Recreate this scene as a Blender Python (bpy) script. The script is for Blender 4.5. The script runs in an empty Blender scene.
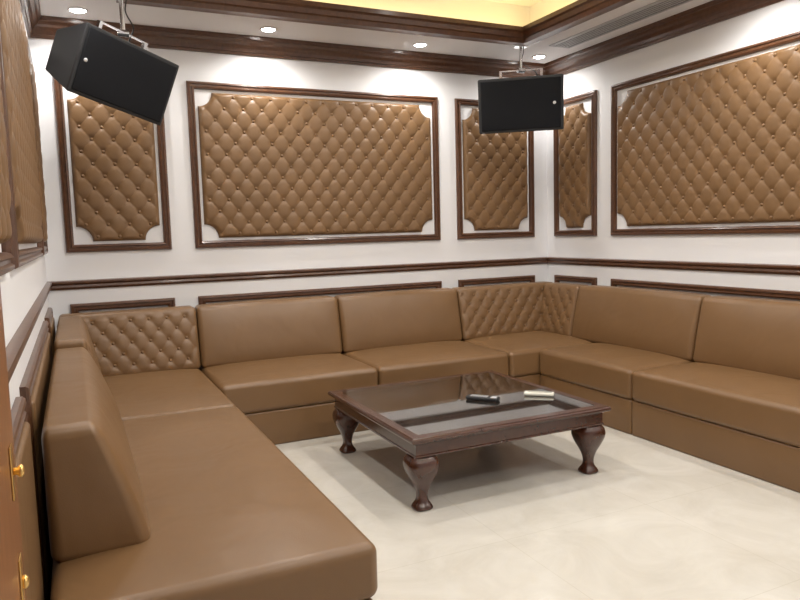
import bpy, bmesh, math
from mathutils import Vector, Matrix, Euler

scene = bpy.context.scene
col = scene.collection
try:
    scene.view_settings.view_transform = 'Standard'
    scene.view_settings.look = 'None'
except Exception:
    pass

# ------------------------------------------------------------------ sizes (metres)
XL, XR, YB, YF = -0.17, 3.97, 5.20, -1.30      # room walls
ZC = 2.78                                       # soffit height
EYE = 1.33

# ------------------------------------------------------------------ materials
def new_mat(name):
    m = bpy.data.materials.new(name)
    m.use_nodes = True
    nt = m.node_tree
    b = nt.nodes['Principled BSDF']
    return m, nt, b

def simple(name, color, rough=0.5, metal=0.0, coat=0.0):
    m, nt, b = new_mat(name)
    b.inputs['Base Color'].default_value = (*color, 1)
    b.inputs['Roughness'].default_value = rough
    b.inputs['Metallic'].default_value = metal
    b.inputs['Coat Weight'].default_value = coat
    return m

def leather(name, c1, c2, rough, bump=0.08, wrinkle=0.2, wscale=5):
    m, nt, b = new_mat(name)
    tc = nt.nodes.new('ShaderNodeTexCoord')
    n = nt.nodes.new('ShaderNodeTexNoise'); n.inputs['Scale'].default_value = 3.0
    n.inputs['Detail'].default_value = 4
    r = nt.nodes.new('ShaderNodeValToRGB')
    r.color_ramp.elements[0].position = 0.3; r.color_ramp.elements[0].color = (*c1, 1)
    r.color_ramp.elements[1].position = 0.7; r.color_ramp.elements[1].color = (*c2, 1)
    nt.links.new(tc.outputs['Object'], n.inputs['Vector'])
    nt.links.new(n.outputs['Fac'], r.inputs['Fac'])
    nt.links.new(r.outputs['Color'], b.inputs['Base Color'])
    v = nt.nodes.new('ShaderNodeTexVoronoi'); v.inputs['Scale'].default_value = 300
    nt.links.new(tc.outputs['Object'], v.inputs['Vector'])
    n2 = nt.nodes.new('ShaderNodeTexNoise'); n2.inputs['Scale'].default_value = wscale
    n2.inputs['Distortion'].default_value = 0.6
    nt.links.new(tc.outputs['Object'], n2.inputs['Vector'])
    b1 = nt.nodes.new('ShaderNodeBump'); b1.inputs['Strength'].default_value = bump; b1.inputs['Distance'].default_value = 0.002
    b2 = nt.nodes.new('ShaderNodeBump'); b2.inputs['Strength'].default_value = wrinkle; b2.inputs['Distance'].default_value = 0.02
    nt.links.new(v.outputs['Distance'], b1.inputs['Height'])
    nt.links.new(n2.outputs['Fac'], b2.inputs['Height'])
    nt.links.new(b2.outputs['Normal'], b1.inputs['Normal'])
    nt.links.new(b1.outputs['Normal'], b.inputs['Normal'])
    b.inputs['Roughness'].default_value = rough
    return m

def wood(name, c1, c2, rough=0.3, scale=(3, 3, 3), coat=0.3):
    m, nt, b = new_mat(name)
    tc = nt.nodes.new('ShaderNodeTexCoord')
    mp = nt.nodes.new('ShaderNodeMapping'); mp.inputs['Scale'].default_value = scale
    w = nt.nodes.new('ShaderNodeTexNoise'); w.inputs['Scale'].default_value = 6
    w.inputs['Detail'].default_value = 8; w.inputs['Distortion'].default_value = 1.5
    r = nt.nodes.new('ShaderNodeValToRGB')
    r.color_ramp.elements[0].position = 0.3; r.color_ramp.elements[0].color = (*c1, 1)
    r.color_ramp.elements[1].position = 0.7; r.color_ramp.elements[1].color = (*c2, 1)
    nt.links.new(tc.outputs['Object'], mp.inputs['Vector'])
    nt.links.new(mp.outputs['Vector'], w.inputs['Vector'])
    nt.links.new(w.outputs['Fac'], r.inputs['Fac'])
    nt.links.new(r.outputs['Color'], b.inputs['Base Color'])
    b.inputs['Roughness'].default_value = rough
    b.inputs['Coat Weight'].default_value = coat
    b.inputs['Coat Roughness'].default_value = 0.15
    return m

def emis(name, color, strength):
    m, nt, b = new_mat(name)
    b.inputs['Base Color'].default_value = (*color, 1)
    b.inputs['Emission Color'].default_value = (*color, 1)
    b.inputs['Emission Strength'].default_value = strength
    return m

M_SOFA = leather('sofa_leather', (0.165, 0.089, 0.037), (0.182, 0.099, 0.042), 0.37, 0.08, 0.35, 4)
M_PANEL = leather('panel_leather', (0.170, 0.092, 0.038), (0.188, 0.102, 0.043), 0.43, 0.04, 0.1, 8)
M_TUFT = leather('tufted_leather', (0.163, 0.088, 0.037), (0.180, 0.098, 0.042), 0.40)
M_WOOD = wood('dark_wood', (0.066, 0.025, 0.010), (0.105, 0.042, 0.018), 0.34)
M_TWOOD = wood('table_wood', (0.047, 0.014, 0.007), (0.064, 0.020, 0.010), 0.22, coat=0.5)
M_DOOR = wood('door_wood', (0.19, 0.070, 0.022), (0.27, 0.105, 0.034), 0.35, (8, 8, 0.8))
M_CEIL = simple('ceiling_paint', (0.79, 0.79, 0.79), 0.8)
M_CHROME = simple('chrome', (0.75, 0.75, 0.76), 0.18, 1.0)
M_BRASS = simple('brass', (0.70, 0.45, 0.16), 0.28, 1.0)
M_BLACK = simple('black_paint', (0.018, 0.019, 0.021), 0.5)
M_CABLE = simple('cable_rubber', (0.02, 0.02, 0.02), 0.5)
M_GRILLE_AC = simple('aluminium', (0.50, 0.51, 0.52), 0.45, 0.1)
M_VENT_SHADE = simple('vent_slot_shade', (0.10, 0.10, 0.10), 0.8)  # dark grey stands in for the shade inside the vent
M_LEDW = emis('led_white', (1.0, 0.97, 0.93), 60.0)
M_COVE = emis('led_warm', (1.0, 0.72, 0.30), 14.0)
M_WHITEP = simple('white_plastic', (0.75, 0.75, 0.74), 0.4)
M_SILV = simple('silver_plastic', (0.55, 0.56, 0.58), 0.3)
M_WREM = simple('ivory_plastic', (0.78, 0.75, 0.66), 0.4)
M_GREY = simple('grey_keys', (0.35, 0.34, 0.30), 0.5)

M_WALL, nt, b = new_mat('wall_paint')
tc = nt.nodes.new('ShaderNodeTexCoord'); n = nt.nodes.new('ShaderNodeTexNoise')
n.inputs['Scale'].default_value = 90
bp = nt.nodes.new('ShaderNodeBump'); bp.inputs['Strength'].default_value = 0.05
nt.links.new(tc.outputs['Object'], n.inputs['Vector']); nt.links.new(n.outputs['Fac'], bp.inputs['Height'])
nt.links.new(bp.outputs['Normal'], b.inputs['Normal'])
b.inputs['Base Color'].default_value = (0.785, 0.785, 0.80, 1); b.inputs['Roughness'].default_value = 0.6

# marble tile floor
M_FLOOR, nt, b = new_mat('marble_tiles')
tc = nt.nodes.new('ShaderNodeTexCoord')
n1 = nt.nodes.new('ShaderNodeTexNoise'); n1.inputs['Scale'].default_value = 2.4; n1.inputs['Detail'].default_value = 10
n1.inputs['Distortion'].default_value = 1.1; n1.inputs['Roughness'].default_value = 0.66
r1 = nt.nodes.new('ShaderNodeValToRGB')
e = r1.color_ramp.elements
e[0].position = 0.34; e[0].color = (0.575, 0.545, 0.485, 1)
e[1].position = 0.64; e[1].color = (0.665, 0.640, 0.585, 1)
br = nt.nodes.new('ShaderNodeTexBrick')
br.offset = 0.0; br.squash = 1.0
br.inputs['Scale'].default_value = 1.0
br.inputs['Brick Width'].default_value = 0.8; br.inputs['Row Height'].default_value = 0.8
br.inputs['Mortar Size'].default_value = 0.0015; br.inputs['Mortar Smooth'].default_value = 0.0
br.inputs['Color1'].default_value = (1, 1, 1, 1); br.inputs['Color2'].default_value = (0.985, 0.985, 0.98, 1)
br.inputs['Mortar'].default_value = (0.87, 0.86, 0.83, 1)
mx = nt.nodes.new('ShaderNodeMix'); mx.data_type = 'RGBA'; mx.blend_type = 'MULTIPLY'
mx.inputs['Factor'].default_value = 1.0
nt.links.new(tc.outputs['Object'], n1.inputs['Vector']); nt.links.new(tc.outputs['Object'], br.inputs['Vector'])
nt.links.new(n1.outputs['Fac'], r1.inputs['Fac'])
nt.links.new(r1.outputs['Color'], mx.inputs[6]); nt.links.new(br.outputs['Color'], mx.inputs[7])
nt.links.new(mx.outputs[2], b.inputs['Base Color'])
b.inputs['Roughness'].default_value = 0.12

# perforated speaker grille
M_GRILLE, nt, b = new_mat('speaker_grille')
tc = nt.nodes.new('ShaderNodeTexCoord'); v = nt.nodes.new('ShaderNodeTexVoronoi'); v.inputs['Scale'].default_value = 150
v.inputs['Randomness'].default_value = 0.0
r = nt.nodes.new('ShaderNodeValToRGB'); r.color_ramp.elements[0].color = (0.002, 0.002, 0.003, 1)
r.color_ramp.elements[1].color = (0.008, 0.009, 0.012, 1); r.color_ramp.elements[0].position = 0.3; r.color_ramp.elements[1].position = 0.4
nt.links.new(tc.outputs['Object'], v.inputs['Vector']); nt.links.new(v.outputs['Distance'], r.inputs['Fac'])
nt.links.new(r.outputs['Color'], b.inputs['Base Color']); b.inputs['Roughness'].default_value = 0.75
b.inputs['Specular IOR Level'].default_value = 0.25

M_GLASS, nt, b = new_mat('table_glass')
b.inputs['Base Color'].default_value = (0.72, 0.74, 0.73, 1)
b.inputs['Roughness'].default_value = 0.02
b.inputs['Transmission Weight'].default_value = 1.0
b.inputs['IOR'].default_value = 2.0

# ------------------------------------------------------------------ mesh helpers
def obj_from(name, verts, faces, mat, parent=None, smooth=False):
    me = bpy.data.meshes.new(name)
    me.from_pydata([tuple(v) for v in verts], [], faces)
    bm = bmesh.new(); bm.from_mesh(me)
    bmesh.ops.recalc_face_normals(bm, faces=bm.faces)
    bm.to_mesh(me); bm.free()
    if smooth:
        for p in me.polygons: p.use_smooth = True
    me.materials.append(mat)
    o = bpy.data.objects.new(name, me)
    col.objects.link(o)
    if parent: o.parent = parent
    return o

def add_box(V, F, lo, hi):
    s = len(V)
    for z in (lo[2], hi[2]):
        V += [(lo[0], lo[1], z), (hi[0], lo[1], z), (hi[0], hi[1], z), (lo[0], hi[1], z)]
    F += [(s, s+3, s+2, s+1), (s+4, s+5, s+6, s+7), (s, s+1, s+5, s+4), (s+1, s+2, s+6, s+5),
          (s+2, s+3, s+7, s+6), (s+3, s, s+4, s+7)]

def boxes(name, lst, mat, parent=None, bevel=0.0, seg=2):
    V, F = [], []
    for lo, hi in lst: add_box(V, F, lo, hi)
    o = obj_from(name, V, F, mat, parent)
    if bevel > 0:
        bm = bmesh.new(); bm.from_mesh(o.data)
        bmesh.ops.bevel(bm, geom=list(bm.edges), offset=bevel, segments=seg, profile=0.5, affect='EDGES')
        bm.to_mesh(o.data); bm.free()
    return o

def empty(name, loc, rz=0.0, label=None, category=None):
    o = bpy.data.objects.new(name, None)
    o.empty_display_size = 0.1
    o.location = loc
    o.rotation_euler = (0, 0, rz)
    col.objects.link(o)
    if label: o['label'] = label
    if category: o['category'] = category
    return o

def axis_coords(h, r, step, k=4):
    a = [-(h - r) - r * math.tan(math.radians(45 * j / k)) for j in range(k, 0, -1)]
    n = max(1, int(round(2 * (h - r) / step)))
    a += [-(h - r) + 2 * (h - r) * i / n for i in range(n + 1)]
    a += [(h - r) + r * math.tan(math.radians(45 * j / k)) for j in range(1, k + 1)]
    return a

def soft_geo(lo, hi, r, step, fn=None, k=4):
    c = [(lo[i] + hi[i]) / 2 for i in range(3)]
    h = [(hi[i] - lo[i]) / 2 for i in range(3)]
    A = [axis_coords(h[i], r, step, k) for i in range(3)]
    N = [len(a) - 1 for a in A]
    idx, V, F = {}, [], []
    def vert(t):
        if t in idx: return idx[t]
        p = Vector((A[0][t[0]], A[1][t[1]], A[2][t[2]]))
        q = Vector([max(-(h[i] - r), min(h[i] - r, p[i])) for i in range(3)])
        d = p - q
        if d.length > 1e-9: p = q + d.normalized() * r
        nn = tuple(max(-1.0, min(1.0, p[i] / h[i])) for i in range(3))
        p = Vector((p.x + c[0], p.y + c[1], p.z + c[2]))
        if fn: p = fn(p, nn)
        idx[t] = len(V); V.append(p); return idx[t]
    for ax in range(3):
        u, w = [(1, 2), (0, 2), (0, 1)][ax]
        for side in (0, N[ax]):
            for i in range(N[u]):
                for j in range(N[w]):
                    q = []
                    for (a, bb) in ((i, j), (i+1, j), (i+1, j+1), (i, j+1)):
                        t = [0, 0, 0]; t[ax] = side; t[u] = a; t[w] = bb
                        q.append(vert(tuple(t)))
                    F.append(tuple(q))
    return V, F

def soft_box(name, lo, hi, r, step, mat, parent=None, fn=None, k=4, extra=None):
    V, F = soft_geo(lo, hi, r, step, fn, k)
    if extra: extra(V, F)
    return obj_from(name, V, F, mat, parent, True)

def add_button(V, F, c, n, rad, hgt=0.5):
    n = n.normalized(); a = n.orthogonal().normalized(); bb = n.cross(a)
    s = len(V); K = 10
    for (rr, hh) in ((1.0, 0.0), (0.85, 0.6), (0.45, 0.95)):
        for i in range(K):
            t = 2 * math.pi * i / K
            V.append(c + (a * math.cos(t) + bb * math.sin(t)) * rad * rr + n * rad * hgt * hh)
    V.append(c + n * rad * hgt)
    for ring in range(2):
        for i in range(K):
            j = (i + 1) % K
            F.append((s + ring*K + i, s + ring*K + j, s + (ring+1)*K + j, s + (ring+1)*K + i))
    for i in range(K):
        F.append((s + 2*K + i, s + 2*K + (i+1) % K, s + 3*K))

def tuft(x, z, a, bb):
    """0 at the buttons, crisp pleats joining neighbouring buttons, nearly flat diamonds"""
    p = x / a + z / (2 * bb); q = x / a - z / (2 * bb)
    sp, sq = abs(math.sin(math.pi * p)), abs(math.sin(math.pi * q))
    crease = min(1, sp / 0.28) ** 0.7 * min(1, sq / 0.28) ** 0.7
    dome = sp * sq
    j = round(z / bb); best = 9
    for jj in (j - 1, j, j + 1):
        off = (jj % 2) * a / 2
        i = round((x - off) / a)
        d = math.hypot(x - (i * a + off), z - jj * bb)
        best = min(best, d)
    return (0.55 + 0.22 * crease + 0.23 * dome) * (1 - math.exp(-(best / (0.15 * a)) ** 1.6))

def lattice(a, bb, x0, x1, z0, z1):
    out = []
    j = math.ceil(z0 / bb)
    while j * bb <= z1:
        off = (j % 2) * a / 2
        i = math.ceil((x0 - off) / a)
        while i * a + off <= x1:
            out.append((i * a + off, j * bb)); i += 1
        j += 1
    return out

def lathe(name, prof, mat, parent=None, K=32, power=2.0):
    V, F = [], []
    for (r, z) in prof:
        for i in range(K):
            t = 2 * math.pi * i / K
            c, s = math.cos(t), math.sin(t)
            f = (abs(c) ** power + abs(s) ** power) ** (-1 / power) if power != 2.0 else 1
            V.append((c * r * f, s * r * f, z))
    n = len(prof)
    for j in range(n - 1):
        for i in range(K):
            k2 = (i + 1) % K
            F.append((j*K + i, j*K + k2, (j+1)*K + k2, (j+1)*K + i))
    F.append(tuple(range(K - 1, -1, -1))); F.append(tuple((n-1)*K + i for i in range(K)))
    return obj_from(name, V, F, mat, parent, True)

def tube(V, F, p0, p1, r, K=12):
    p0, p1 = Vector(p0), Vector(p1); d = (p1 - p0).normalized()
    a = d.orthogonal().normalized(); bb = d.cross(a); s = len(V)
    for p in (p0, p1):
        for i in range(K):
            t = 2 * math.pi * i / K
            V.append(p + (a * math.cos(t) + bb * math.sin(t)) * r)
    for i in range(K):
        j = (i + 1) % K
        F.append((s + i, s + j, s + K + j, s + K + i))
    F.append(tuple(s + i for i in range(K))); F.append(tuple(s + K + i for i in range(K)))

def smooth_prof(pts, n=4):
    out = []
    for i in range(len(pts) - 1):
        p0 = pts[max(0, i-1)]; p1 = pts[i]; p2 = pts[i+1]; p3 = pts[min(len(pts)-1, i+2)]
        for k in range(n):
            t = k / n
            out.append(tuple(0.5 * ((2*p1[c]) + (-p0[c]+p2[c])*t + (2*p0[c]-5*p1[c]+4*p2[c]-p3[c])*t*t + (-p0[c]+3*p1[c]-3*p2[c]+p3[c])*t**3) for c in (0, 1)))
    out.append(pts[-1])
    return out

def structure(o):
    o['kind'] = 'structure'; return o

# ------------------------------------------------------------------ room shell
T = 0.12
structure(boxes('floor', [((XL - T, YF - T, -0.10), (XR + T, YB + T, 0.0))], M_FLOOR))
structure(boxes('wall_back', [((XL - T, YB, 0), (XR + T, YB + T, 3.25))], M_WALL))
structure(boxes('wall_right', [((XR, YF, 0), (XR + T, YB, 3.25))], M_WALL))
structure(boxes('wall_left', [((XL - T, YF, 0), (XL, YB, 3.25))], M_WALL))
structure(boxes('wall_front', [((XL - T, YF - T, 0), (XR + T, YF, 3.25))], M_WALL))
TX0, TX1, TY0, TY1 = 0.42, 3.28, 0.40, 4.57    # tray opening
S = 0.20
ZT = 3.12
structure(boxes('ceiling', [
    ((XL, TY1, ZC), (XR, YB, ZC + 0.05)), ((XL, YF, ZC), (XR, TY0, ZC + 0.05)),
    ((XL, TY0, ZC), (TX0, TY1, ZC + 0.05)), ((TX1, TY0, ZC), (XR, TY1, ZC + 0.05)),
    ((TX0 - S - .05, TY0 - S, ZC + .05), (TX0 - S, TY1 + S, ZT)), ((TX1 + S, TY0 - S, ZC + .05), (TX1 + S + .05, TY1 + S, ZT)),
    ((TX0 - S, TY1 + S, ZC + .05), (TX1 + S, TY1 + S + .05, ZT)), ((TX0 - S, TY0 - S - .05, ZC + .05), (TX1 + S, TY0 - S, ZT)),
    ((XL, YF, ZT), (XR, YB, ZT + 0.08)),
], M_CEIL))

trim_n = [0]
def tname():
    trim_n[0] += 1
    return 'trim_%d' % trim_n[0]

def ring(name, x0, x1, y0, y1, prof, mat):
    V, F = [], []
    n = len(prof)
    for (o, z) in prof:
        V += [(x0 + o, y0 + o, z), (x1 - o, y0 + o, z), (x1 - o, y1 - o, z), (x0 + o, y1 - o, z)]
    for k in range(n):
        k2 = (k + 1) % n
        for c in range(4):
            c2 = (c + 1) % 4
            F.append((k*4 + c, k*4 + c2, k2*4 + c2, k2*4 + c))
    return structure(obj_from(name, V, F, mat))

ring(tname(), XL, XR, YF, YB, [(0, 2.655), (0.014, 2.655), (0.018, 2.672), (0.028, 2.676), (0.033, 2.698), (0.046, 2.720),
     (0.064, 2.732), (0.072, 2.749), (0.085, 2.753), (0.088, 2.779), (0, 2.779)], M_WOOD)
ring(tname(), TX0 - 0.08, TX1 + 0.08, TY0 - 0.08, TY1 + 0.08, [(0, ZC - 0.001), (0.0, ZC - 0.015), (0.025, ZC - 0.022), (0.05, ZC - 0.018),
     (0.08, ZC - 0.015), (0.092, ZC + 0.012), (0.105, ZC + 0.020), (0.112, ZC + 0.050), (0.128, ZC + 0.062), (0.13, ZC + 0.092), (0.105, ZC + 0.092),
     (0.08, ZC + 0.051), (0.08, ZC - 0.001)], M_WOOD)
ring(tname(), XL, XR, YF, YB, [(0, 1.005), (0.012, 1.005), (0.022, 1.02), (0.018, 1.035), (0.03, 1.048), (0.03, 1.06), (0, 1.066)], M_WOOD)
def base(name, lo, hi): structure(boxes(name, [(lo, hi)], M_WOOD))
base('baseboard_back', (XL, YB - .018, 0), (XR, YB, .10)); base('baseboard_right', (XR - .018, YF, 0), (XR, YB - .018, .10))
base('baseboard_left', (XL, YF, 0), (XL + .018, YB - .018, .10)); base('baseboard_front', (XL + .018, YF, 0), (XR - .018, YF + .018, .10))

for lo, hi in (((TX0, TY1 + .10, ZC + .055), (TX1, TY1 + .13, ZC + .065)), ((TX0, TY0 - .13, ZC + .055), (TX1, TY0 - .10, ZC + .065)),
               ((TX0 - .13, TY0, ZC + .055), (TX0 - .10, TY1, ZC + .065)), ((TX1 + .10, TY0, ZC + .055), (TX1 + .13, TY1, ZC + .065))):
    o = boxes('led_strip', [(lo, hi)], M_COVE)
    o['label'] = 'warm yellow strip light on the ledge of the tray ceiling'; o['category'] = 'light'; o['group'] = 'cove lights'

def wall_matrix(side):
    if side == 'back': return Matrix.Translation((0, YB, 0))
    if side == 'right': return Matrix.Translation((XR, 0, 0)) @ Matrix.Rotation(-math.pi/2, 4, 'Z')
    if side == 'left': return Matrix.Translation((XL, 0, 0)) @ Matrix.Rotation(math.pi/2, 4, 'Z')

PROF = [(0, 0), (0, .016), (.006, .024), (.016, .026), (.022, .018), (.032, .018), (.038, .026), (.047, .022), (.052, .010), (.052, 0)]
def frame(side, x0, x1, z0, z1):
    V, F = [], []; n = len(PROF)
    for (o, d) in PROF:
        V += [(x0 + o, -d, z0 + o), (x1 - o, -d, z0 + o), (x1 - o, -d, z1 - o), (x0 + o, -d, z1 - o)]
    for k in range(n - 1):
        for c in range(4):
            c2 = (c + 1) % 4
            F.append((k*4 + c, k*4 + c2, (k+1)*4 + c2, (k+1)*4 + c))
    o = obj_from(tname(), V, F, M_WOOD)
    o.matrix_world = wall_matrix(side)
    return structure(o)

def tufted_panel(side, x0, x1, z0, z1, label, R=0.10, a=0.138, bb=0.082, H=0.0165, step=0.0062):
    W, Hh = x1 - x0, z1 - z0
    nx, nz = int(W / step), int(Hh / step)
    corners = [(0, 0), (W, 0), (0, Hh), (W, Hh)]
    cx, cz = W / 2, Hh / 2
    def edge_d(x, z):
        d = min(x, W - x, z, Hh - z)
        for c in corners: d = min(d, math.hypot(x - c[0], z - c[1]) - R)
        return max(0, d)
    def height(x, z):
        d = edge_d(x, z)
        e = min(1, d / 0.03); e = math.sqrt(max(0, 1 - (1 - e) ** 2))
        return e * (0.020 + H * tuft(x - cx, z - cz, a, bb))
    V, F = [], []
    def inside(i, j):
        x, z = W * i / nx, Hh * j / nz
        return all(math.hypot(x - c[0], z - c[1]) >= R for c in corners)
    idx = {}
    def vert(i, j):
        if (i, j) in idx: return idx[(i, j)]
        x, z = W * i / nx, Hh * j / nz
        for c in corners:
            d = math.hypot(x - c[0], z - c[1])
            if d < R and d > 1e-6:
                x = c[0] + (x - c[0]) * R / d; z = c[1] + (z - c[1]) * R / d
        idx[(i, j)] = len(V); V.append(Vector((x - cx, -height(x, z), z - cz)))
        return idx[(i, j)]
    for i in range(nx):
        for j in range(nz):
            cs = [(i, j), (i+1, j), (i+1, j+1), (i, j+1)]
            if sum(inside(*c) for c in cs) >= 2:
                F.append(tuple(vert(*c) for c in cs))
    for (lx, lz) in lattice(a, bb, -cx, cx, -cz, cz):
        if edge_d(lx + cx, lz + cz) > 0.028:
            y = -height(lx + cx, lz + cz)
            add_button(V, F, Vector((lx, y - 0.001, lz)), Vector((0, -1, 0)), 0.0125, 0.7)
    o = obj_from('tufted_wall_panel', V, F, M_PANEL, None, True)
    bm = bmesh.new(); bm.from_mesh(o.data)
    for f in bm.faces:
        f.normal_update()
        if f.normal.y > 0.02: f.normal_flip()
    bm.to_mesh(o.data); bm.free()
    o.matrix_world = wall_matrix(side) @ Matrix.Translation((cx + x0, -0.001, cz + z0))
    o['label'] = label; o['category'] = 'wall panel'; o['group'] = 'tufted leather wall panels'
    return o

UZ0, UZ1 = 1.255, 2.445
LZ0, LZ1 = 0.17, 0.905
def bay(side, x0, x1, label, pad=False):
    frame(side, x0, x1, UZ0, UZ1)
    ins = 0.072
    tufted_panel(side, x0 + ins, x1 - ins, UZ0 + ins, UZ1 - ins, label)
    frame(side, x0, x1, LZ0, LZ1)
    if pad:
        o = soft_box('padded_wall_panel', (x0 + .056, -.034, LZ0 + .056), (x1 - .056, -.001, LZ1 - .056), 0.014, 0.1, M_SOFA, None, None, 4)
        o.matrix_world = wall_matrix(side)
        o['label'] = 'plain padded tan leather panel set in dark wood frame, low on wall'; o['category'] = 'wall panel'
        o['group'] = 'plain padded wall panels'

bay('back', -0.04, 0.645, 'narrow upright diamond-tufted tan leather panel with scooped corners, on back wall')
bay('back', 0.81, 2.84, 'wide diamond-tufted tan leather panel with scooped corners, centre of back wall')
bay('back', 3.01, 3.815, 'narrow diamond-tufted tan leather panel with scooped corners, behind hanging speaker')
bay('right', -5.08, -4.53, 'narrow diamond-tufted tan leather panel with scooped corners beside room corner')
bay('right', -4.35, -2.32, 'wide diamond-tufted tan leather panel with scooped corners above side sofa')
bay('left', 4.36, 5.04, 'narrow diamond-tufted tan leather panel on the side wall near corner', True)
bay('left', 2.30, 4.20, 'wide diamond-tufted tan leather panel on the side wall above sofa', True)
bay('left', 1.34, 2.16, 'narrow diamond-tufted tan leather panel on the side wall beside open door', True)

# ------------------------------------------------------------------ sofas
SEAT_Z, BASE_Z, BACK_Z = 0.42, 0.225, 0.85
def seat_fn(p, n):
    if n[2] > 0:
        p.z += 0.022 * (1 - abs(n[0]) ** 4) * (1 - abs(n[1]) ** 4) * n[2]
    return p

def make_base(root, lo, hi, r=0.012):
    return soft_box('base', lo, hi, r, 0.15, M_SOFA, root, None, 3)

def make_seat(root, lo, hi, r=0.032):
    return soft_box('seat_cushion', lo, hi, r, 0.05, M_SOFA, root, seat_fn, 6)

LEAN = 0.09
def back_fn_factory(puff, lean=LEAN, top_bow=0.0):
    def fn(p, n):
        w = (1 - n[1]) / 2
        zn = (n[2] + 1) / 2
        p.y += w * lean * (zn ** 1.2)
        p.y -= w * puff * (1 - abs(n[0]) ** 6) * (1 - abs(n[2]) ** 3)
        p.z += top_bow * (1 - abs(n[0]) ** 2.5) * max(0, n[2])
        return p
    return fn

def make_back(root, x0, x1, y0, y1, z0=0.40, z1=BACK_Z, puff=0.024, lean=LEAN, r=0.034):
    return soft_box('backrest', (x0, y0, z0), (x1, y1, z1), r, 0.045, M_SOFA, root, back_fn_factory(puff, lean, 0.008), 6)

def make_tufted_back(root, x0, x1, y0, y1, z0=0.40, z1=BACK_Z, rz=0.0, org=(0, 0, 0)):
    a, bb, H = 0.118, 0.072, 0.016
    xc, zc = (x0 + x1) / 2, z0 + 0.085
    base_fn = back_fn_factory(0.0, LEAN)
    def fn(p, n):
        p = base_fn(p, n)
        w = max(0, min(1, (-n[1] - 0.75) / 0.2))
        ed = min(1, max(0, (1 - abs(n[0])) * (x1 - x0) / 2 / 0.05)) * min(1, max(0, (1 - abs(n[2])) * (z1 - z0) / 2 / 0.05))
        p.y -= w * ed * (H * tuft(p.x - xc, p.z - zc, a, bb) - 0.3 * H)
        return p
    hx, hy, hz = (x1 - x0) / 2, (y1 - y0) / 2, (z1 - z0) / 2
    def extra(V, F):
        for (lx, lz) in lattice(a, bb, x0 + .05 - xc, x1 - .05 - xc, z0 + .05 - zc, z1 - .045 - zc):
            X, Z = lx + xc, lz + zc
            q = fn(Vector((X, y0, Z)), ((X - xc) / hx, -1.0, (Z - (z0 + z1) / 2) / hz))
            add_button(V, F, q + Vector((0, -0.001, 0)), Vector((0, -1, 0.15)), 0.0115, 0.75)
    o = soft_box('tufted_backrest', (x0, y0, z0), (x1, y1, z1), 0.03, 0.0075, M_TUFT, root, fn, 4, extra)
    o.location = org; o.rotation_euler = (0, 0, rz)
    o['label'] = 'diamond-tufted backrest'
    return o

BT = 0.23
YS = 5.125
G = 0.003
def straight(name, loc, rz, width, depth, label):
    r = empty(name, loc, rz, label, 'sofa')
    hw = width / 2 - G
    make_base(r, (-hw, -depth + 0.012, 0.0), (hw, -0.0, BASE_Z))
    make_seat(r, (-hw, -depth, BASE_Z + .001), (hw, -0.0, SEAT_Z))
    make_back(r, -hw, hw, -BT, 0.0, SEAT_Z - .005)
    r['group'] = 'sectional sofa sections'
    return r

straight('sofa_section', ((0.76 + 1.82) / 2, YS, 0), 0, 1.06, 0.90, 'tan leather armless sofa section next to tufted corner')
straight('sofa_section', ((1.82 + 2.88) / 2, YS, 0), 0, 1.06, 0.90, 'tan leather armless sofa section behind the coffee table')
# corner piece: tufted corner plus the first seat along the side wall
XS = 3.885
r = empty('corner_sofa_section', (2.88, YS, 0), 0, 'tan leather corner sofa with tufted corner backs and one plain seat', 'sofa')
r['group'] = 'sectional sofa sections'
wc = XS - 2.88
make_base(r, (G, -0.888, 0), (wc, 0, BASE_Z)); make_seat(r, (G, -0.90, BASE_Z + .001), (wc, 0, SEAT_Z))
make_tufted_back(r, G, wc - 0.0, -BT, 0, SEAT_Z - .005)
make_tufted_back(r, 0.16, 0.62, -BT, 0, SEAT_Z - .005, rz=-math.pi/2, org=(wc, 0, 0))
x_in = wc - 0.755
yn = 3.27 - YS
make_base(r, (x_in + .012, yn + G, 0), (wc, -.902, BASE_Z)); make_seat(r, (x_in, yn + G, BASE_Z + .001), (wc, -.904, SEAT_Z))
o = make_back(r, 0.625, -yn - G, -BT, 0, SEAT_Z - .005); o.location = (wc, 0, 0); o.rotation_euler = (0, 0, -math.pi/2)
straight('sofa_section', (XS, (3.27 + 1.75) / 2, 0), -math.pi/2, 1.52, 0.755, 'wide tan leather sofa section along the side wall under tufted panel')
# left corner
XW = -0.115
yl = 3.73
r = empty('corner_sofa_section', (XW, YS, 0), 0, 'tan leather corner sofa section with diamond-tufted backs beside the long seat', 'sofa')
r['group'] = 'sectional sofa sections'
wl = 0.76 - XW
make_base(r, (0, yl - YS + G, 0), (wl - .012, 0, BASE_Z)); make_seat(r, (0, yl - YS + G, BASE_Z + .001), (wl - G, 0, SEAT_Z))
make_tufted_back(r, 0.0, wl - G, -BT, 0, SEAT_Z - .005)
make_tufted_back(r, -(YS - yl) + G, -0.16, -BT, 0, SEAT_Z - .005, rz=math.pi/2, org=(0, 0, 0))
# near left section, open end beyond the backrest
r = empty('sofa_section', (XW, yl, 0), math.pi/2, 'long tan leather sofa section with open end past its backrest', 'sofa')
r['group'] = 'sectional sofa sections'
L = yl - 1.80
make_base(r, (-L + .010, -wl + .014, 0), (-G, 0, BASE_Z + .02), 0.02); make_seat(r, (-L, -wl, BASE_Z + .021), (-G, 0, SEAT_Z), 0.036)
make_back(r, -(yl - 2.11), -G, -BT - .045, 0, SEAT_Z - .012, 0.815, 0.022, 0.135, 0.04)

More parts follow.
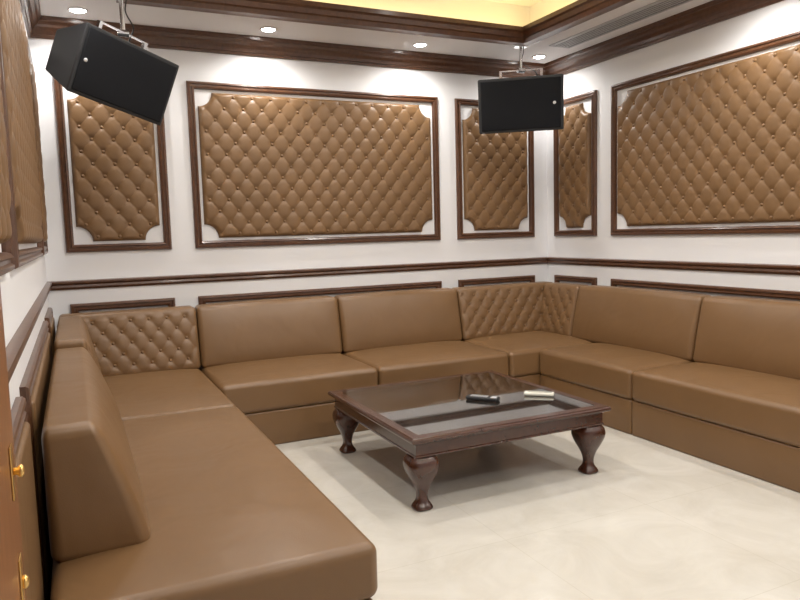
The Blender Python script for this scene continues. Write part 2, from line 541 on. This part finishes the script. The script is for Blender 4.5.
# ------------------------------------------------------------------ coffee table
tx0, tx1, ty0, ty1, tz = 1.36, 2.55, 2.80, 3.97, 0.372
t = empty('coffee_table', ((tx0 + tx1) / 2, (ty0 + ty1) / 2, 0), 0, 'square dark wood coffee table with glass top and carved bulbous legs', 'table')
hw, hd = (tx1 - tx0) / 2, (ty1 - ty0) / 2
def trim_ring(name, hx, hy, prof, mat, parent):
    V, F = [], []; n = len(prof)
    for (o, z) in prof:
        V += [(-hx + o, -hy + o, z), (hx - o, -hy + o, z), (hx - o, hy - o, z), (-hx + o, hy - o, z)]
    for k in range(n):
        k2 = (k + 1) % n
        for c in range(4):
            c2 = (c + 1) % 4
            F.append((k*4 + c, k*4 + c2, k2*4 + c2, k2*4 + c))
    return obj_from(name, V, F, mat, parent)
BW = 0.058
trim_ring('table_top_frame', hw, hd, [(0.010, tz - .028), (0.002, tz - .024), (0, tz - .017), (0.0, tz - .010), (0.005, tz - .003), (0.012, tz),
          (BW, tz), (BW, tz - .028)], M_TWOOD, t)
trim_ring('apron', hw - .022, hd - .022, [(0.014, tz - .105), (0.006, tz - .102), (0.005, tz - .094), (0.010, tz - .090), (0.010, tz - .040), (0.004, tz - .036),
          (0.002, tz - .0282), (0.03, tz - .0282), (0.03, tz - .105)], M_TWOOD, t)
boxes('glass_top', [((-hw + BW + .0002, -hd + BW + .0002, tz - .008), (hw - BW - .0002, hd - BW - .0002, tz - .001))], M_GLASS, t)
boxes('lower_panel', [((-hw + .053, -hd + .053, tz - .042), (hw - .053, hd - .053, tz - .0295))], M_TWOOD, t)
lz = tz - .1055
leg_prof = smooth_prof([(.043, 0.0), (.049, .008), (.043, .022), (.031, .040), (.026, .062), (.030, .092), (.043, .126), (.061, .160),
            (.075, .192), (.081, .218), (.078, .244), (.068, .260), (.064, lz)], 3)
first = None
for sx in (-1, 1):
    for sy in (-1, 1):
        lx, ly = sx * (hw - .085), sy * (hd - .085)
        if first is None:
            first = lathe('leg', leg_prof, M_TWOOD, t, 48, 3.0); o = first
        else:
            o = first.copy(); col.objects.link(o); o.parent = t
        o.location = (lx, ly, 0); o.rotation_euler = (0, 0, 0)

def remote(loc, rz, body_mat, key_mat, label, L=0.17, W=0.05, Hh=0.02):
    r = empty('remote_control', loc, rz, label, 'remote control')
    soft_box('body', (-L/2, -W/2, 0), (L/2, W/2, Hh), 0.008, 0.02, body_mat, r, None, 3)
    V, F = [], []
    for i in range(7):
        for j in range(3):
            x = -L/2 + 0.025 + i * 0.015; y = -0.014 + j * 0.014
            add_box(V, F, (x, y - .004, Hh - .001), (x + .009, y + .004, Hh + .0025))
    obj_from('keypad', V, F, key_mat, r)
    boxes('display', [((L/2 - .045, -W/2 + .009, Hh - .001), (L/2 - .012, W/2 - .009, Hh + .001))], key_mat, r)
    return r
remote((2.045, 3.28, tz), math.radians(-52), M_BLACK, M_SILV, 'black remote control with silver keys lying on glass table top', 0.19, 0.055)
remote((2.375, 3.20, tz), math.radians(-42), M_WREM, M_GREY, 'ivory plastic remote control lying on coffee table')

# ------------------------------------------------------------------ speakers
def cable(name, pts, parent, rad=0.004):
    cu = bpy.data.curves.new(name, 'CURVE'); cu.dimensions = '3D'; cu.bevel_depth = rad; cu.bevel_resolution = 2
    sp = cu.splines.new('NURBS'); sp.points.add(len(pts) - 1)
    for p, q in zip(sp.points, pts): p.co = (*q, 1)
    sp.use_endpoint_u = True; sp.order_u = 4
    cu.materials.append(M_CABLE)
    o = bpy.data.objects.new(name, cu); col.objects.link(o)
    bpy.context.view_layer.update()
    me = bpy.data.meshes.new_from_object(o.evaluated_get(bpy.context.evaluated_depsgraph_get()))
    bpy.data.objects.remove(o)
    m = bpy.data.objects.new(name, me); col.objects.link(m); m.parent = parent
    return m

def speaker(loc, rot, label, badge_x, sc=1.0):
    r = empty('hanging_speaker', (loc[0], loc[1], ZC), 0, label, 'speaker')
    R = Euler(rot, 'XYZ').to_matrix().to_4x4()
    c = Vector((0, 0, loc[2] - ZC))
    Mx = Matrix.Translation(c) @ R @ Matrix.Scale(sc, 4)
    hx, hf, hb, d = 0.33, 0.21, 0.13, 0.19
    V = [(-hx, -d, -hf), (hx, -d, -hf), (hx, -d, hf), (-hx, -d, hf), (-hx*.93, d, -hb), (hx*.93, d, -hb), (hx*.93, d, hb), (-hx*.93, d, hb)]
    F = [(0, 1, 2, 3), (5, 4, 7, 6), (0, 4, 5, 1), (3, 2, 6, 7), (1, 5, 6, 2), (0, 3, 7, 4)]
    cab = obj_from('cabinet', V, F, M_BLACK, r)
    bm = bmesh.new(); bm.from_mesh(cab.data)
    bmesh.ops.bevel(bm, geom=list(bm.edges), offset=0.012, segments=3, profile=0.5, affect='EDGES')
    bm.to_mesh(cab.data); bm.free()
    cab.matrix_local = Mx
    g = soft_box('grille', (-hx + .022, -d - .010, -hf + .022), (hx - .022, -d + .006, hf - .022), 0.006, 0.1, M_GRILLE, r, None, 3)
    g.matrix_local = Mx
    bd = lathe('badge', [(0.002, 0), (.012, 0), (.012, .003), (.002, .004)], M_SILV, r, 20)
    bd.matrix_local = Mx @ Matrix.Translation((badge_x, -d - .0095, 0)) @ Matrix.Rotation(math.pi/2, 4, 'X')
    bd['label'] = 'small round silver badge'
    V, F = [], []
    add_box(V, F, (-0.17, -.02, 0.165), (-0.15, .02, 0.26)); add_box(V, F, (0.15, -.02, 0.165), (0.17, .02, 0.26))
    add_box(V, F, (-0.17, -.02, 0.26), (0.17, .02, 0.268))
    y = obj_from('bracket', V, F, M_CHROME, r); y.matrix_local = Mx
    top = Mx @ Vector((0, 0, 0.262))
    V, F = [], []
    tube(V, F, top, (top.x, top.y, -0.01), 0.013)
    tube(V, F, (top.x, top.y, -0.012), (top.x, top.y, -0.0005), 0.055, 24)
    tube(V, F, top + Vector((-.03, 0, 0)), top + Vector((.03, 0, 0.0)), 0.02, 16)
    obj_from('mounting_pole', V, F, M_CHROME, r)
    back = Mx @ Vector((0.12, 0.12, 0.15))
    cable('cable', [(top.x + .03, top.y + .01, -.001), (top.x + .045, top.y + .01, top.z * .3), (top.x - .01, top.y + .02, top.z * .6),
                    (top.x + .09, top.y + .03, top.z * .85), (back.x + .03, back.y, back.z + .10), (back.x, back.y, back.z)], r)
    return r
speaker((0.262, 4.30, 2.27), (math.radians(18), math.radians(12), math.radians(30)),
        'black speaker cabinet tilted on chrome bracket near narrow tufted panel', -0.28, 0.88)
speaker((3.355, 4.72, 2.33), (math.radians(10), 0, math.radians(-38)),
        'black speaker cabinet on chrome ceiling bracket in room corner', 0.26)

# ------------------------------------------------------------------ downlights: back row, then lamps added for even light
def downlight(x, y, z, power, spread=168, blend=0.8):
    r = empty('downlight', (x, y, z), 0, 'small round recessed ceiling downlight, lit white', 'ceiling light')
    r['group'] = 'recessed ceiling downlights'
    lathe('ring', [(.047, 0.0), (.060, 0.0), (.060, -.006), (.050, -.008), (.047, -.003)], M_WHITEP, r, 24)
    lathe('lamp_lens', [(.001, -.001), (.046, -.001), (.046, -.004), (.030, -.011), (.001, -.014)], M_LEDW, r, 24)
    ld = bpy.data.lights.new('downlight_beam', 'SPOT'); ld.energy = power; ld.spot_size = math.radians(spread); ld.spot_blend = blend
    ld.shadow_soft_size = 0.05; ld.color = (1.0, 0.965, 0.915)
    lo = bpy.data.objects.new('downlight_beam', ld); col.objects.link(lo); lo.parent = r; lo.location = (0, 0, -0.07)
    return r
for x in (0.13, 1.35, 2.55, 3.68): downlight(x, 4.92, ZC, 25)
for y in (2.9, 1.6, 0.4): downlight(3.62, y, ZC, 26)  # added lamps, out of view, to brighten the right side
for y in (3.7, 2.5, 1.3): downlight(0.12, y, ZC, 17)  # added lamps to brighten the left side
for x in (1.3, 2.5): downlight(x, 0.0, ZC, 30)  # added unseen lamps to brighten the front of the room
for x in (1.2, 2.5):
    for y in (1.2, 2.5, 3.6): downlight(x, y, ZT, 44)  # added tray lamps, serving as fill light for the whole room

o = empty('air_vent', (3.64, 3.95, ZC), 0, 'long grey metal linear air conditioning grille in ceiling', 'air vent')
boxes('vent_frame', [((-.10, -.65, -.008), (-.082, .65, -.0005)), ((.082, -.65, -.008), (.10, .65, -.0005)), ((-.082, -.65, -.008), (.082, -.635, -.0005)), ((-.082, .635, -.008), (.082, .65, -.0005))], M_GRILLE_AC, o)
boxes('vent_shade_sheet', [((-.082, -.635, -.0015), (.082, .635, -.0005))], M_VENT_SHADE, o)  # flat sheet under the ceiling, shade between slats put into its colour
boxes('vent_slats', [((-.072 + i * .030, -.635, -.006), (-.058 + i * .030, .635, -.0022)) for i in range(5)], M_GRILLE_AC, o)['label'] = 'thin grey slats'

# ------------------------------------------------------------------ open door leaf
d = empty('door_leaf', (XL + .057, 0.07, 0), 0, 'brown varnished wooden door standing open against wall', 'door')
boxes('leaf', [((-.022, 0, 0.008), (.022, 1.00, 2.2))], M_DOOR, d, 0.003)
boxes('raised_panel', [((.022, .12, .2), (.028, .80, .85)), ((.022, .12, 1.15), (.028, .80, 2.05))], M_DOOR, d, 0.002)
boxes('handle_plate', [((.022, .920, 1.00), (.0245, .948, 1.07))], M_BRASS, d, 0.001)
boxes('lock_plate', [((.022, .920, .85), (.0245, .948, .92))], M_BRASS, d, 0.001)
k = lathe('knob', [(.005, 0), (.005, .004), (.007, .006), (.009, .009), (.006, .012), (.002, .013)], M_BRASS, d, 20)
k.location = (.0245, .934, 1.035); k.rotation_euler = (0, math.pi/2, 0)
k = lathe('latch_turn', [(.009, 0), (.009, .004), (.006, .007), (.001, .008)], M_BRASS, d, 20)
k.location = (.0245, .934, .885); k.rotation_euler = (0, math.pi/2, 0)

# ------------------------------------------------------------------ world
w = bpy.data.worlds.new('world'); scene.world = w; w.use_nodes = True
w.node_tree.nodes['Background'].inputs['Color'].default_value = (0.9, 0.85, 0.8, 1)
w.node_tree.nodes['Background'].inputs['Strength'].default_value = 0.2

# ------------------------------------------------------------------ camera
cam = bpy.data.cameras.new('camera'); co = bpy.data.objects.new('camera', cam); col.objects.link(co)
cam.sensor_width = 36; cam.lens = 36 * 690 / 800; cam.clip_start = 0.02
psi, pit, rol = math.radians(25.2), math.radians(5.6), 0.028
f = Vector((math.sin(psi) * math.cos(pit), math.cos(psi) * math.cos(pit), -math.sin(pit)))
Rr = Vector((math.cos(psi), -math.sin(psi), 0)); U = Rr.cross(f)
Xc = Rr * math.cos(rol) - U * math.sin(rol); Yc = Rr * math.sin(rol) + U * math.cos(rol)
m = Matrix((Xc, Yc, -f)).transposed().to_4x4(); m.translation = Vector((0, 0, EYE))
co.matrix_world = m
scene.camera = co
